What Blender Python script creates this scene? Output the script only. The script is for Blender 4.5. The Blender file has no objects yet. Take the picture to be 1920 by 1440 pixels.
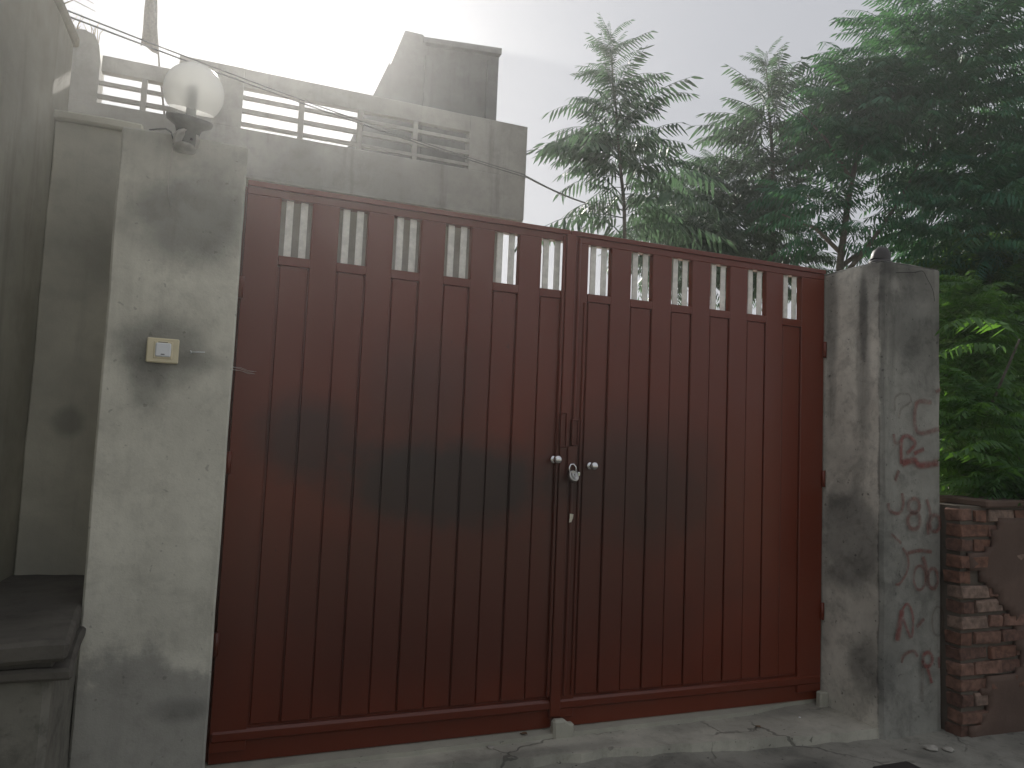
import bpy, bmesh, math, random
import numpy as np
from mathutils import Vector, Matrix, noise as mnoise

# ------------------------------------------------------------------ camera, sky, sun, exposure
SC = bpy.context.scene
C = SC.collection
cam_d = bpy.data.cameras.new('camera')
cam = bpy.data.objects.new('camera', cam_d); C.objects.link(cam)
cam_d.sensor_width = 36.0; cam_d.lens = 1412.4 / 1920 * 36.0
cam_d.clip_start = 0.02; cam_d.clip_end = 1000
_r, _u, _f = Vector((.928825, -.368184, .041524)), Vector((-.066947, -.056542, .996153)), Vector((.364419, .928032, .077167))
cam.matrix_world = Matrix(((_r.x, _u.x, -_f.x, -.0622), (_r.y, _u.y, -_f.y, -3.6446), (_r.z, _u.z, -_f.z, 1.4932), (0, 0, 0, 1)))
SC.camera = cam

SKY_VEIL, SKY_PALE = .98, (2.35, 2.41, 2.58, 1)
SUN_EL, SUN_AZ = math.radians(29.3), math.radians(3.3)          # azimuth from +Y towards +X
world = bpy.data.worlds.new('World'); SC.world = world; world.use_nodes = True
wn = world.node_tree.nodes; wl = world.node_tree.links
sky = wn.new('ShaderNodeTexSky'); sky.sky_type = 'NISHITA'; sky.sun_disc = False
sky.sun_elevation = SUN_EL; sky.sun_rotation = SUN_AZ
sky.air_density = 0.7; sky.dust_density = 2.0; sky.ozone_density = 1.0
bg = wn['Background']; bg.inputs['Strength'].default_value = 0.10
pale = wn.new('ShaderNodeMix'); pale.data_type = 'RGBA'; pale.blend_type = 'MIX'    # an even milky dust veil over the whole clear-sky dome
pale.inputs[0].default_value = SKY_VEIL; pale.inputs[7].default_value = SKY_PALE
wl.new(sky.outputs['Color'], pale.inputs[6]); wl.new(pale.outputs[2], bg.inputs['Color'])
sun_d = bpy.data.lights.new('sun', 'SUN'); sun_d.energy = 3.7; sun_d.angle = math.radians(.6); sun_d.color = (1, .95, .87)
sun = bpy.data.objects.new('sun', sun_d); C.objects.link(sun)
sdir = Vector((math.sin(SUN_AZ) * math.cos(SUN_EL), math.cos(SUN_AZ) * math.cos(SUN_EL), math.sin(SUN_EL)))
sun.rotation_euler = (-sdir).to_track_quat('-Z', 'Y').to_euler(); sun.location = sdir * 40
vs = SC.view_settings; vs.view_transform = 'Standard'; vs.look = 'None'; vs.gamma = 1; vs.use_curve_mapping = False
vs.exposure = 1.08
HAZE_DENSITY, HAZE_G = 0.0046, 0.76

random.seed(7); RNG = np.random.default_rng(7)

# ------------------------------------------------------------------ materials
class NT:
    def __init__(s, name):
        s.m = bpy.data.materials.new(name); s.m.use_nodes = True
        s.t = s.m.node_tree; s.n = s.t.nodes; s.l = s.t.links
        s.b = s.n['Principled BSDF']; s.out = s.n['Material Output']
        s.geo = s.n.new('ShaderNodeNewGeometry'); s.pos = s.geo.outputs['Position']
    def set(s, **k):
        for a, v in k.items():
            i = s.b.inputs[{'rough': 'Roughness', 'metal': 'Metallic', 'spec': 'Specular IOR Level'}.get(a, a)]
            if hasattr(v, 'default_value'): s.l.new(v, i)
            else: i.default_value = v
    def mapv(s, scale=(1, 1, 1), src=None):
        n = s.n.new('ShaderNodeMapping'); n.inputs['Scale'].default_value = scale
        s.l.new(src or s.pos, n.inputs['Vector']); return n.outputs[0]
    def noise(s, scale, detail=4, rough=.55, vec=None, dist=0):
        n = s.n.new('ShaderNodeTexNoise'); n.inputs['Scale'].default_value = scale; n.inputs['Detail'].default_value = detail
        n.inputs['Roughness'].default_value = rough; n.inputs['Distortion'].default_value = dist
        s.l.new(vec or s.pos, n.inputs['Vector']); return n.outputs['Fac']
    def ramp(s, v, a, b, lo=0., hi=1.):
        n = s.n.new('ShaderNodeMapRange'); n.interpolation_type = 'SMOOTHSTEP'
        for k, x in zip(('From Min', 'From Max', 'To Min', 'To Max'), (a, b, lo, hi)): n.inputs[k].default_value = x
        s.l.new(v, n.inputs['Value']); return n.outputs[0]
    def math(s, op, a, b=0.):
        n = s.n.new('ShaderNodeMath'); n.operation = op
        for i, x in enumerate((a, b)):
            if hasattr(x, 'default_value'): s.l.new(x, n.inputs[i])
            else: n.inputs[i].default_value = x
        return n.outputs[0]
    def mix(s, f, a, b):
        n = s.n.new('ShaderNodeMix'); n.data_type = 'RGBA'
        for i, x in ((0, f), (6, a), (7, b)):
            if hasattr(x, 'default_value'): s.l.new(x, n.inputs[i])
            else: n.inputs[i].default_value = x if i == 0 else (*x, 1)
        return n.outputs[2]
    def mul(s, f, a, k):
        n = s.n.new('ShaderNodeMix'); n.data_type = 'RGBA'; n.blend_type = 'MULTIPLY'
        s.l.new(f, n.inputs[0]); s.l.new(a, n.inputs[6]); n.inputs[7].default_value = (*k, 1); return n.outputs[2]
    def col(s, c): s.l.new(c, s.b.inputs['Base Color'])
    def bump(s, h, dist=.01, strength=.5):
        n = s.n.new('ShaderNodeBump'); n.inputs['Distance'].default_value = dist; n.inputs['Strength'].default_value = strength
        s.l.new(h, n.inputs['Height']); s.l.new(n.outputs[0], s.b.inputs['Normal'])
    def sep(s):
        n = s.n.new('ShaderNodeSeparateXYZ'); s.l.new(s.pos, n.inputs[0]); return n.outputs
    def blob(s, c, r, soft=.35, nscale=4.2, namp=.55):
        """1 inside an ellipsoid patch about world point c with a ragged edge"""
        a = s.n.new('ShaderNodeVectorMath'); a.operation = 'SUBTRACT'; s.l.new(s.pos, a.inputs[0]); a.inputs[1].default_value = c
        d = s.n.new('ShaderNodeVectorMath'); d.operation = 'DIVIDE'; s.l.new(a.outputs[0], d.inputs[0]); d.inputs[1].default_value = r
        e = s.n.new('ShaderNodeVectorMath'); e.operation = 'LENGTH'; s.l.new(d.outputs[0], e.inputs[0])
        v = s.math('ADD', e.outputs['Value'], s.math('MULTIPLY', s.math('SUBTRACT', s.noise(nscale, 7, .65), .5), namp * 2))
        return s.ramp(v, 1 - soft, 1 + soft, 1, 0)

def plain(name, col, rough=.6, metal=0., spec=.5, nscale=30, namp=.15, bump=0.):
    t = NT(name); v = t.noise(nscale, 4)
    t.col(t.mix(t.ramp(v, .3, .7), tuple(x * (1 - namp) for x in col), tuple(min(1, x * (1 + namp)) for x in col)))
    t.set(rough=rough, metal=metal, spec=spec)
    if bump: t.bump(v, .004, bump)
    return t.m

def concrete(name, col, blobs=(), streaks=0., base_dark=None, cracks=False, speck=.0, rough=.88, vary=.2, bumpd=.006, grime=0.):
    t = NT(name)
    big = t.noise(1.7, 5, .6); mid = t.noise(9, 6, .6); fine = t.noise(120, 3, .7)
    lo, hi = tuple(x * (1 - vary) for x in col), tuple(x * (1 + vary * .7) for x in col)
    c = t.mix(t.ramp(big, .3, .7), lo, hi)
    c = t.mix(t.math('MULTIPLY', t.ramp(mid, .45, .72), .35), c, tuple(x * .72 for x in col))
    c = t.mix(t.math('MULTIPLY', t.ramp(fine, .55, .8), .25), c, tuple(x * .6 for x in col))
    if streaks:
        sv = t.noise(1, 6, .62, t.mapv((7.5, 7.5, .7)))
        c = t.mix(t.math('MULTIPLY', t.ramp(sv, .52, .72), streaks), c, tuple(x * .42 for x in col))
    if grime:
        gv_ = t.noise(5.5, 9, .72, dist=.4); c = t.mul(t.math('MULTIPLY', t.ramp(gv_, .47, .66), grime), c, (.36, .36, .36))
        c = t.mul(t.math('MULTIPLY', t.ramp(t.noise(19, 8, .75), .52, .68), grime * .8), c, (.45, .45, .45))
    if base_dark:
        z0, amt = base_dark
        zz = t.math('ADD', t.sep()[2], t.math('MULTIPLY', t.math('SUBTRACT', t.noise(3.3, 6, .62), .5), .75))
        c = t.mul(t.math('MULTIPLY', t.ramp(zz, z0 - .05, z0 + .08, 1, 0), amt), c, (.45, .45, .48))
    for ctr, rad, amt, soft in blobs:
        c = t.mul(t.math('MULTIPLY', t.blob(ctr, rad, soft), amt), c, (.34, .35, .36))
    h = t.math('ADD', t.math('MULTIPLY', mid, .6), t.math('MULTIPLY', fine, .25))
    if cracks:
        v = t.n.new('ShaderNodeTexVoronoi'); v.feature = 'DISTANCE_TO_EDGE'; v.inputs['Scale'].default_value = 1.15
        w = t.n.new('ShaderNodeVectorMath'); w.operation = 'MULTIPLY_ADD'
        nn = t.n.new('ShaderNodeTexNoise'); nn.inputs['Scale'].default_value = 4; nn.inputs['Detail'].default_value = 6; t.l.new(t.pos, nn.inputs['Vector'])
        t.l.new(nn.outputs['Color'], w.inputs[0]); w.inputs[1].default_value = (.35, .35, .35); t.l.new(t.pos, w.inputs[2])
        t.l.new(w.outputs[0], v.inputs['Vector'])
        k = t.ramp(v.outputs['Distance'], .004, .014, 1, 0)
        k = t.math('MULTIPLY', k, t.ramp(t.noise(2.1, 3), .42, .58))
        c = t.mix(t.math('MULTIPLY', k, .55), c, (.05, .046, .04)); h = t.math('SUBTRACT', h, k)
    if speck:
        c = t.mix(t.math('MULTIPLY', t.ramp(t.noise(34, 2, .5), .69, .74), speck), c, (.03, .028, .025))
    t.col(c); t.set(rough=rough, spec=.3); t.bump(h, bumpd, .55)
    return t.m

def paint_red():
    t = NT('gate_red_oxide_paint')
    a = t.noise(.8, 2); b = t.noise(26, 5, .7)
    st = t.noise(1, 5, .6, t.mapv((16, 16, .9)))
    oi = t.n.new('ShaderNodeObjectInfo')
    c = t.mix(t.math('ADD', t.math('MULTIPLY', t.ramp(a, .3, .7), .5), t.math('MULTIPLY', oi.outputs['Random'], .5)), (.125, .0205, .0062), (.15, .0255, .0082))
    c = t.mix(t.math('MULTIPLY', t.ramp(st, .45, .85), .0), c, (.08, .012, .005))
    c = t.mix(t.math('MULTIPLY', t.ramp(t.noise(48, 3, .6, t.mapv((1, 1, .35))), .70, .76), .5), c, (.03, .016, .01))
    c = t.mix(t.math('MULTIPLY', t.ramp(b, .66, .82), .0), c, (.12, .04, .025))
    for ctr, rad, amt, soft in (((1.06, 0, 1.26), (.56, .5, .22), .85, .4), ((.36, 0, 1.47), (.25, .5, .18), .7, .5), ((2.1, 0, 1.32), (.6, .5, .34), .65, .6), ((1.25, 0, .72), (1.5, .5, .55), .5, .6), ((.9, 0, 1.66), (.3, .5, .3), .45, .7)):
        c = t.mix(t.math('MULTIPLY', t.blob(ctr, rad, soft, 2.4, .55), amt), c, (.022, .014, .012))      # broad dark ragged patches mixed into the paint colour
    t.col(c); t.set(rough=t.ramp(t.noise(2.5, 3), .3, .7, .285, .34), spec=.5)
    t.bump(t.math('ADD', t.noise(1.2, 1), t.math('MULTIPLY', t.noise(4.5, 2), .12)), .02, .14)
    return t.m

def leaf_mat(name, c1, c2, trans=(.10, .22, .03), tf=.35):
    t = NT(name)
    oi = t.n.new('ShaderNodeObjectInfo')
    v = t.math('ADD', t.math('MULTIPLY', oi.outputs['Random'], .5), t.math('MULTIPLY', t.noise(2.3, 3), .6))
    c = t.mix(t.ramp(v, .2, .85), c1, c2); t.col(c); t.set(rough=.5, spec=.4)
    tr = t.n.new('ShaderNodeBsdfTranslucent'); tr.inputs['Color'].default_value = (*trans, 1)
    ms = t.n.new('ShaderNodeMixShader'); ms.inputs[0].default_value = tf
    t.l.new(t.b.outputs[0], ms.inputs[1]); t.l.new(tr.outputs[0], ms.inputs[2]); t.l.new(ms.outputs[0], t.out.inputs['Surface'])
    return t.m

def spray_mat(name, col, cover):
    t = NT(name); t.col(t.mix(t.noise(40, 3), col, tuple(x * .7 for x in col))); t.set(rough=.7)
    uv = t.n.new('ShaderNodeUVMap'); sx = t.n.new('ShaderNodeSeparateXYZ'); t.l.new(uv.outputs[0], sx.inputs[0])
    edge = t.ramp(t.math('ABSOLUTE', t.math('SUBTRACT', sx.outputs[1], .5)), .12, .5, 1, 0)
    a = t.math('MULTIPLY', edge, t.ramp(t.noise(22, 6, .7), .28, .6, .3, 1))
    t.l.new(t.math('MULTIPLY', a, cover), t.b.inputs['Alpha'])
    return t.m

PX0 = 3.464                                                       # inner face of the right pillar
M = {}
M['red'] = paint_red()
M['pillar_l'] = concrete('plaster_left', (.68, .655, .56), blobs=[((-.27, -.436, 1.80), (.155, .3, .135), .75, .45), ((-.31, -.436, 1.69), (.07, .3, .12), .6, .5), ((-.13, -.436, 1.76), (.09, .3, .035), .4, .6),
                          ((-.2, -.436, 2.33), (.22, .3, .19), .85, .5), ((-.22, -.436, 2.64), (.34, .3, .13), .55, .6), ((-.1, -.436, .42), (.1, .3, .04), .5, .6)], base_dark=(.62, .75), streaks=.22, speck=.3, vary=.16, bumpd=.008, grime=.22)
M['pillar_r'] = concrete('plaster_right', (.60, .575, .50), blobs=[((PX0 + .235, -.47, 1.3), (.9, .06, 3.2), .85, .12), ((PX0, -.36, 2.5), (.1, .1, .2), .6, .5), ((PX0 + .1, -.44, 2.6), (.3, .1, .06), .5, .6), ((PX0, -.3, 2.3), (.1, .03, .25), .7, .4), ((PX0, -.2, 1.02), (.2, .23, .3), .8, .25), ((PX0, -.3, 2.0), (.2, .05, .4), .65, .5), ((PX0 + .17, -.436, 2.27), (.13, .2, .2), .55, .5),  # first blob darkens the whole front face: its shade put into the plaster colour
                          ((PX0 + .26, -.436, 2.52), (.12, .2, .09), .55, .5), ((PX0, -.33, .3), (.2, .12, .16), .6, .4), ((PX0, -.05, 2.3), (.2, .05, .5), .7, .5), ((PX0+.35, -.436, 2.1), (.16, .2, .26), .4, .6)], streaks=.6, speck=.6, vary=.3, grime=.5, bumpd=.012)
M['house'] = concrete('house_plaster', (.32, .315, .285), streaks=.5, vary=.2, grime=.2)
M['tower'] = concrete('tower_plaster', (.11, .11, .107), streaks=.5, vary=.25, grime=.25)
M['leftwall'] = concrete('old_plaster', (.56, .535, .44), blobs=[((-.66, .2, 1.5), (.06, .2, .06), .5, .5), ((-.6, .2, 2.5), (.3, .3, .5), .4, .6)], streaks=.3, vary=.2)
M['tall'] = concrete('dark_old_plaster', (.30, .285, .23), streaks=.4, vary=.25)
M['benchbase'] = concrete('bench_base', (.2, .19, .16), streaks=.5, vary=.3, grime=.6)
M['bench'] = concrete('bench_cement', (.115, .105, .09), vary=.35, grime=.4)
M['apron'] = concrete('apron_concrete', (.46, .44, .37), blobs=[((1.5, -.2, 0), (.5, .05, .3), .5, .6), ((3.2, -.05, 0), (.35, .09, .3), .55, .6), ((2.4, -.1, 0), (.2, .07, .3), .3, .6)], cracks=True, speck=.6, vary=.2, grime=.3)
M['lower'] = concrete('lower_concrete', (.26, .25, .215), blobs=[((2.75, -.62, 0), (.2, .1, .3), .7, .5), ((1.2, -.4, 0), (.3, .1, .3), .5, .5)], cracks=True, speck=.9, vary=.32, bumpd=.014, grime=.45)
M['sill'] = concrete('threshold_cement', (.40, .385, .32), speck=.5, vary=.15)
M['dirt'] = plain('dirt', (.40, .35, .27), .95, nscale=1.5, namp=.3, bump=.5)
M['asphalt'] = plain('dusty_concrete_road', (.36, .33, .28), .9, nscale=60, namp=.3, bump=.4)
M['bar'] = plain('pale_bar_paint', (.78, .76, .70), .5, namp=.12)
M['dark'] = plain('dark_iron', (.03, .026, .024), .5)
M['chrome'] = plain('chrome', (.75, .75, .75), .14, metal=1., namp=.04)
M['steel'] = plain('worn_steel', (.5, .49, .46), .32, metal=1.)
M['cream'] = plain('cream_plastic', (.70, .62, .42), .35, namp=.06, nscale=12)
M['white'] = plain('white_plastic', (.80, .82, .84), .28, namp=.02)
M['paper'] = plain('pale_paper', (.6, .57, .46), .8)
M['cable'] = plain('cable_black', (.10, .10, .10), .55)
M['wire'] = plain('thin_wire', (.5, .46, .42), .4, metal=.6)
M['flag'] = plain('faded_cloth', (.10, .085, .065), .9, nscale=60)
M['bark'] = plain('bark', (.11, .10, .085), .9, nscale=14, namp=.35, bump=.7)
M['straw'] = plain('dry_straw', (.22, .18, .11), .9)
M['dryleaf'] = plain('dry_leaf', (.17, .10, .05), .8)
M['stone'] = plain('pebble', (.35, .33, .29), .9)
M['mud'] = concrete('mud_plaster', (.13, .085, .066), vary=.25, bumpd=.01)
M['mortar'] = concrete('mortar', (.12, .10, .08), vary=.25)
M['brick'] = []
for i, c in enumerate([(.14, .068, .045), (.17, .092, .066), (.11, .058, .042), (.19, .13, .10)]):
    M['brick'].append(plain('brick_%d' % i, c, .92, nscale=25, namp=.35, bump=.6))
M['leafA'] = leaf_mat('leaf_slender', (.05, .088, .075), (.078, .118, .085), (.085, .155, .08), .42)
M['leafC'] = leaf_mat('leaf_big', (.025, .115, .075), (.045, .165, .08), (.07, .18, .06), .32)
M['leafD'] = leaf_mat('leaf_near', (.022, .075, .022), (.05, .13, .028), (.12, .27, .03), .4)
M['spray_red'] = spray_mat('spray_red', (.24, .035, .028), .7)
M['spray_brown'] = spray_mat('spray_brown', (.19, .048, .034), .62)
M['spray_faint'] = spray_mat('spray_faint', (.10, .05, .035), .35)

def globe_mat():
    t = NT('frosted_acrylic'); t.set(rough=.25, spec=.5); t.b.inputs['Base Color'].default_value = (.76, .76, .74, 1)
    tr = t.n.new('ShaderNodeBsdfTranslucent'); tr.inputs['Color'].default_value = (.80, .80, .78, 1)
    tp = t.n.new('ShaderNodeBsdfTransparent'); tp.inputs['Color'].default_value = (.72, .72, .71, 1)
    m1 = t.n.new('ShaderNodeMixShader'); m1.inputs[0].default_value = .45; t.l.new(t.b.outputs[0], m1.inputs[1]); t.l.new(tr.outputs[0], m1.inputs[2])
    m2 = t.n.new('ShaderNodeMixShader'); m2.inputs[0].default_value = .25; t.l.new(m1.outputs[0], m2.inputs[1]); t.l.new(tp.outputs[0], m2.inputs[2])
    t.l.new(m2.outputs[0], t.out.inputs['Surface']); return t.m
M['globe'] = globe_mat(); M['collar'] = plain('grey_plastic', (.13, .13, .12), .5)

# ------------------------------------------------------------------ builders
def tag(o, label=None, cat=None, group=None, kind=None):
    if label: o['label'] = label
    if cat: o['category'] = cat
    if group: o['group'] = group
    if kind: o['kind'] = kind
    return o
def empty(name, loc=(0, 0, 0)):
    o = bpy.data.objects.new(name, None); C.objects.link(o); o.location = loc; o.empty_display_size = .1; return o
def link(name, me, mat=None, parent=None):
    if mat is not None and not me.materials: me.materials.append(mat)
    o = bpy.data.objects.new(name, me); C.objects.link(o)
    if parent:
        o.parent = parent
        o.matrix_parent_inverse = Matrix.Translation(-_wloc(parent))
    return o
def _wloc(o):
    v = Vector(o.location)
    if o.parent: v = o.parent.location * 0 + v     # parts are meshes in world space at the origin
    return v
def done(bm, name, mat, parent=None, smooth=False):
    me = bpy.data.meshes.new(name); bm.normal_update(); bm.to_mesh(me); bm.free()
    if smooth: me.polygons.foreach_set('use_smooth', [True] * len(me.polygons))
    return link(name, me, mat, parent)
def add_box(bm, x0, x1, y0, y1, z0, z1, bev=0.):
    g = bmesh.ops.create_cube(bm, size=1)
    bmesh.ops.scale(bm, vec=(x1 - x0, y1 - y0, z1 - z0), verts=g['verts'])
    bmesh.ops.translate(bm, vec=((x0 + x1) / 2, (y0 + y1) / 2, (z0 + z1) / 2), verts=g['verts'])
    if bev:
        es = {e for v in g['verts'] for e in v.link_edges}
        bmesh.ops.bevel(bm, geom=list(es), offset=bev, segments=1, affect='EDGES')
def box(name, x0, x1, y0, y1, z0, z1, mat, parent=None, bev=0.):
    bm = bmesh.new(); add_box(bm, x0, x1, y0, y1, z0, z1, bev); return done(bm, name, mat, parent)
def rough_box(name, x0, x1, y0, y1, z0, z1, mat, parent=None, step=.12, amp=.006, bev=.012, seed=0, fn=None):
    bm = bmesh.new(); add_box(bm, x0, x1, y0, y1, z0, z1, bev)
    for ax, (a, b) in enumerate(((x0, x1), (y0, y1), (z0, z1))):
        k = max(1, int((b - a) / step)); n = [0, 0, 0]; n[ax] = 1
        for i in range(1, k):
            co = [0, 0, 0]; co[ax] = a + (b - a) * i / k
            bmesh.ops.bisect_plane(bm, geom=bm.verts[:] + bm.edges[:] + bm.faces[:], plane_co=co, plane_no=n)
    for v in bm.verts:
        p = v.co * 3.1 + Vector((seed * 7.3, 0, 0))
        v.co += mnoise.noise_vector(p) * amp + mnoise.noise_vector(v.co * 11) * amp * .4
    if fn:
        for v in bm.verts: fn(v)
    return done(bm, name, mat, parent)
def add_tube(bm, pts, rad, seg=8, cap=True):
    pts = [Vector(p) for p in pts]; rads = rad if isinstance(rad, (list, tuple)) else [rad] * len(pts)
    rings = []; up = None
    for i, p in enumerate(pts):
        d = (pts[min(i + 1, len(pts) - 1)] - pts[max(i - 1, 0)]).normalized()
        if up is None: up = d.orthogonal().normalized()
        a = (up - d * up.dot(d)).normalized(); b = d.cross(a); up = a
        rings.append([bm.verts.new(p + (a * math.cos(2 * math.pi * k / seg) + b * math.sin(2 * math.pi * k / seg)) * rads[i]) for k in range(seg)])
    for r0, r1 in zip(rings, rings[1:]):
        for k in range(seg): bm.faces.new((r0[k], r0[(k + 1) % seg], r1[(k + 1) % seg], r1[k]))
    if cap: bm.faces.new(rings[0][::-1]); bm.faces.new(rings[-1])
def tube(name, pts, rad, mat, parent=None, seg=8):
    bm = bmesh.new(); add_tube(bm, pts, rad, seg); return done(bm, name, mat, parent, True)
def lathe(name, prof, org, axis, mat, parent=None, seg=28, smooth=True):
    """prof: (radius, distance along axis)"""
    ax = Vector(axis).normalized(); a = ax.orthogonal().normalized(); b = ax.cross(a); o = Vector(org); bm = bmesh.new(); rings = []
    for r, h in prof:
        if r < 1e-5: rings.append([bm.verts.new(o + ax * h)])
        else: rings.append([bm.verts.new(o + ax * h + (a * math.cos(2 * math.pi * k / seg) + b * math.sin(2 * math.pi * k / seg)) * r) for k in range(seg)])
    for r0, r1 in zip(rings, rings[1:]):
        for k in range(seg):
            k2 = (k + 1) % seg
            vs_ = [r0[k % len(r0)], r0[k2 % len(r0)], r1[k2 % len(r1)], r1[k % len(r1)]]
            u = []
            for v in vs_:
                if v not in u: u.append(v)
            if len(u) > 2: bm.faces.new(u)
    bmesh.ops.recalc_face_normals(bm, faces=bm.faces[:])
    return done(bm, name, mat, parent, smooth)
def prism(name, poly, y0, y1, mat, parent=None):
    bm = bmesh.new(); a = [bm.verts.new((x, y0, z)) for x, z in poly]; b = [bm.verts.new((x, y1, z)) for x, z in poly]
    bm.faces.new(a); bm.faces.new(b[::-1])
    for i in range(len(poly)): bm.faces.new((a[i], b[i], b[(i + 1) % len(poly)], a[(i + 1) % len(poly)]))
    bmesh.ops.recalc_face_normals(bm, faces=bm.faces[:]); return done(bm, name, mat, parent)

# ------------------------------------------------------------------ ground
def sheet(name, x0, x1, y0, y1, z, mat, n=2, amp=0., kind='structure', fn=None):
    bm = bmesh.new(); nx, ny = (n, n) if isinstance(n, int) else n
    g = [[bm.verts.new((x0 + (x1 - x0) * i / nx, y0 + (y1 - y0) * j / ny, z)) for i in range(nx + 1)] for j in range(ny + 1)]
    for j in range(ny):
        for i in range(nx): bm.faces.new((g[j][i], g[j][i + 1], g[j + 1][i + 1], g[j + 1][i]))
    for v in bm.verts:
        if amp: v.co.z += mnoise.noise(v.co * 1.7) * amp + mnoise.noise(v.co * 7) * amp * .35
        if fn: fn(v)
    return tag(done(bm, name, mat, None, True), kind=kind)
sheet('ground', -80, 80, -80, 80, -.16, M['dirt'], 8)
sheet('road', -80, 80, -8.0, -3.05, -.14, M['asphalt'], 2)
sheet('pavement', -3.2, 7.5, -3.0, .55, -.05, M['lower'], (90, 40), .016)

def slab(name, top_pts, z1, z0, mat, amp=.004):
    """a concrete slab from an outline, top subdivided a little and uneven"""
    bm = bmesh.new(); vs_ = [bm.verts.new((x, y, z1)) for x, y in top_pts]; f = bm.faces.new(vs_)
    if f.normal.z < 0: bmesh.ops.reverse_faces(bm, faces=[f])
    r = bmesh.ops.extrude_face_region(bm, geom=[f])
    for v in r['geom']:
        if isinstance(v, bmesh.types.BMVert): v.co.z = z0
    bmesh.ops.recalc_face_normals(bm, faces=bm.faces[:])
    return tag(done(bm, name, mat), kind='structure')
edge = [(3.47, -.418), (3.37, -.405), (3.25, -.425), (3.15, -.395), (2.98, -.40), (2.86, -.362), (2.69, -.352), (2.5, -.325), (2.37, -.327), (2.21, -.288), (2.08, -.295), (1.95, -.262), (1.83, -.25), (1.7, -.268),
        (1.58, -.238), (1.46, -.25), (1.33, -.222), (1.2, -.235), (1.08, -.20), (.95, -.22), (.71, -.18), (.4, -.2), (.0, -.18)]
rag = []
for (xa, ya), (xb, yb) in zip(edge, edge[1:]):
    for k in range(3):
        t = k / 3; x = xa + (xb - xa) * t; y = ya + (yb - ya) * t
        rag.append((x + random.uniform(-.008, .008), y + mnoise.noise(Vector((x * 9, 0, 0))) * .018))
slab('apron', [(-.002, .5), (PX0 + .004, .5), (PX0 + .004, -.40)] + rag + [(-.002, -.18)], 0.0, -.12, M['apron'])
rg2 = [(x, -.055 - .03 * max(0, (1.9 - x) / 1.9) + mnoise.noise(Vector((x * 6, 3, 0))) * .012) for x in np.linspace(2.9, 0., 40)]
rg2 = [(3.455, .028), (3.2, .01), (3.0, -.03)] + rg2
slab('threshold', [(0., .2), (3.455, .2)] + rg2, .022, -.05, M['sill'])

# ------------------------------------------------------------------ pillars
pl = empty('gate_pillar', (-.235, -.2, -.05)); tag(pl, 'grey plastered gate pillar left of the gate, doorbell on its face', 'pillar', 'gate pillars')
rough_box('shaft', -.47, -.006, -.436, .1, -.12, 2.655, M['pillar_l'], pl, .13, .0035, .008, 1)
pr = empty('gate_pillar', (PX0 + .235, -.2, -.05)); tag(pr, 'stained concrete gate pillar right of the gate with sprayed red letters', 'pillar', 'gate pillars')
rough_box('shaft', PX0, PX0 + .468, -.436, .12, -.14, 2.635, M['pillar_r'], pr, .1, .008, .018, 4)
bm = bmesh.new()                                                   # low pyramid-shaped cap
b = [bm.verts.new(v) for v in ((PX0 + .004, -.43, 2.628), (PX0 + .464, -.43, 2.632), (PX0 + .464, .115, 2.632), (PX0 + .004, .115, 2.632))]
t4 = [bm.verts.new(v) for v in ((PX0 + .12, -.25, 2.67), (PX0 + .33, -.26, 2.672), (PX0 + .33, -.05, 2.67), (PX0 + .12, -.05, 2.668))]
bm.faces.new(t4)
for i in range(4): bm.faces.new((b[i], b[(i + 1) % 4], t4[(i + 1) % 4], t4[i]))
done(bm, 'cap', M['pillar_r'], pr)
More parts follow.
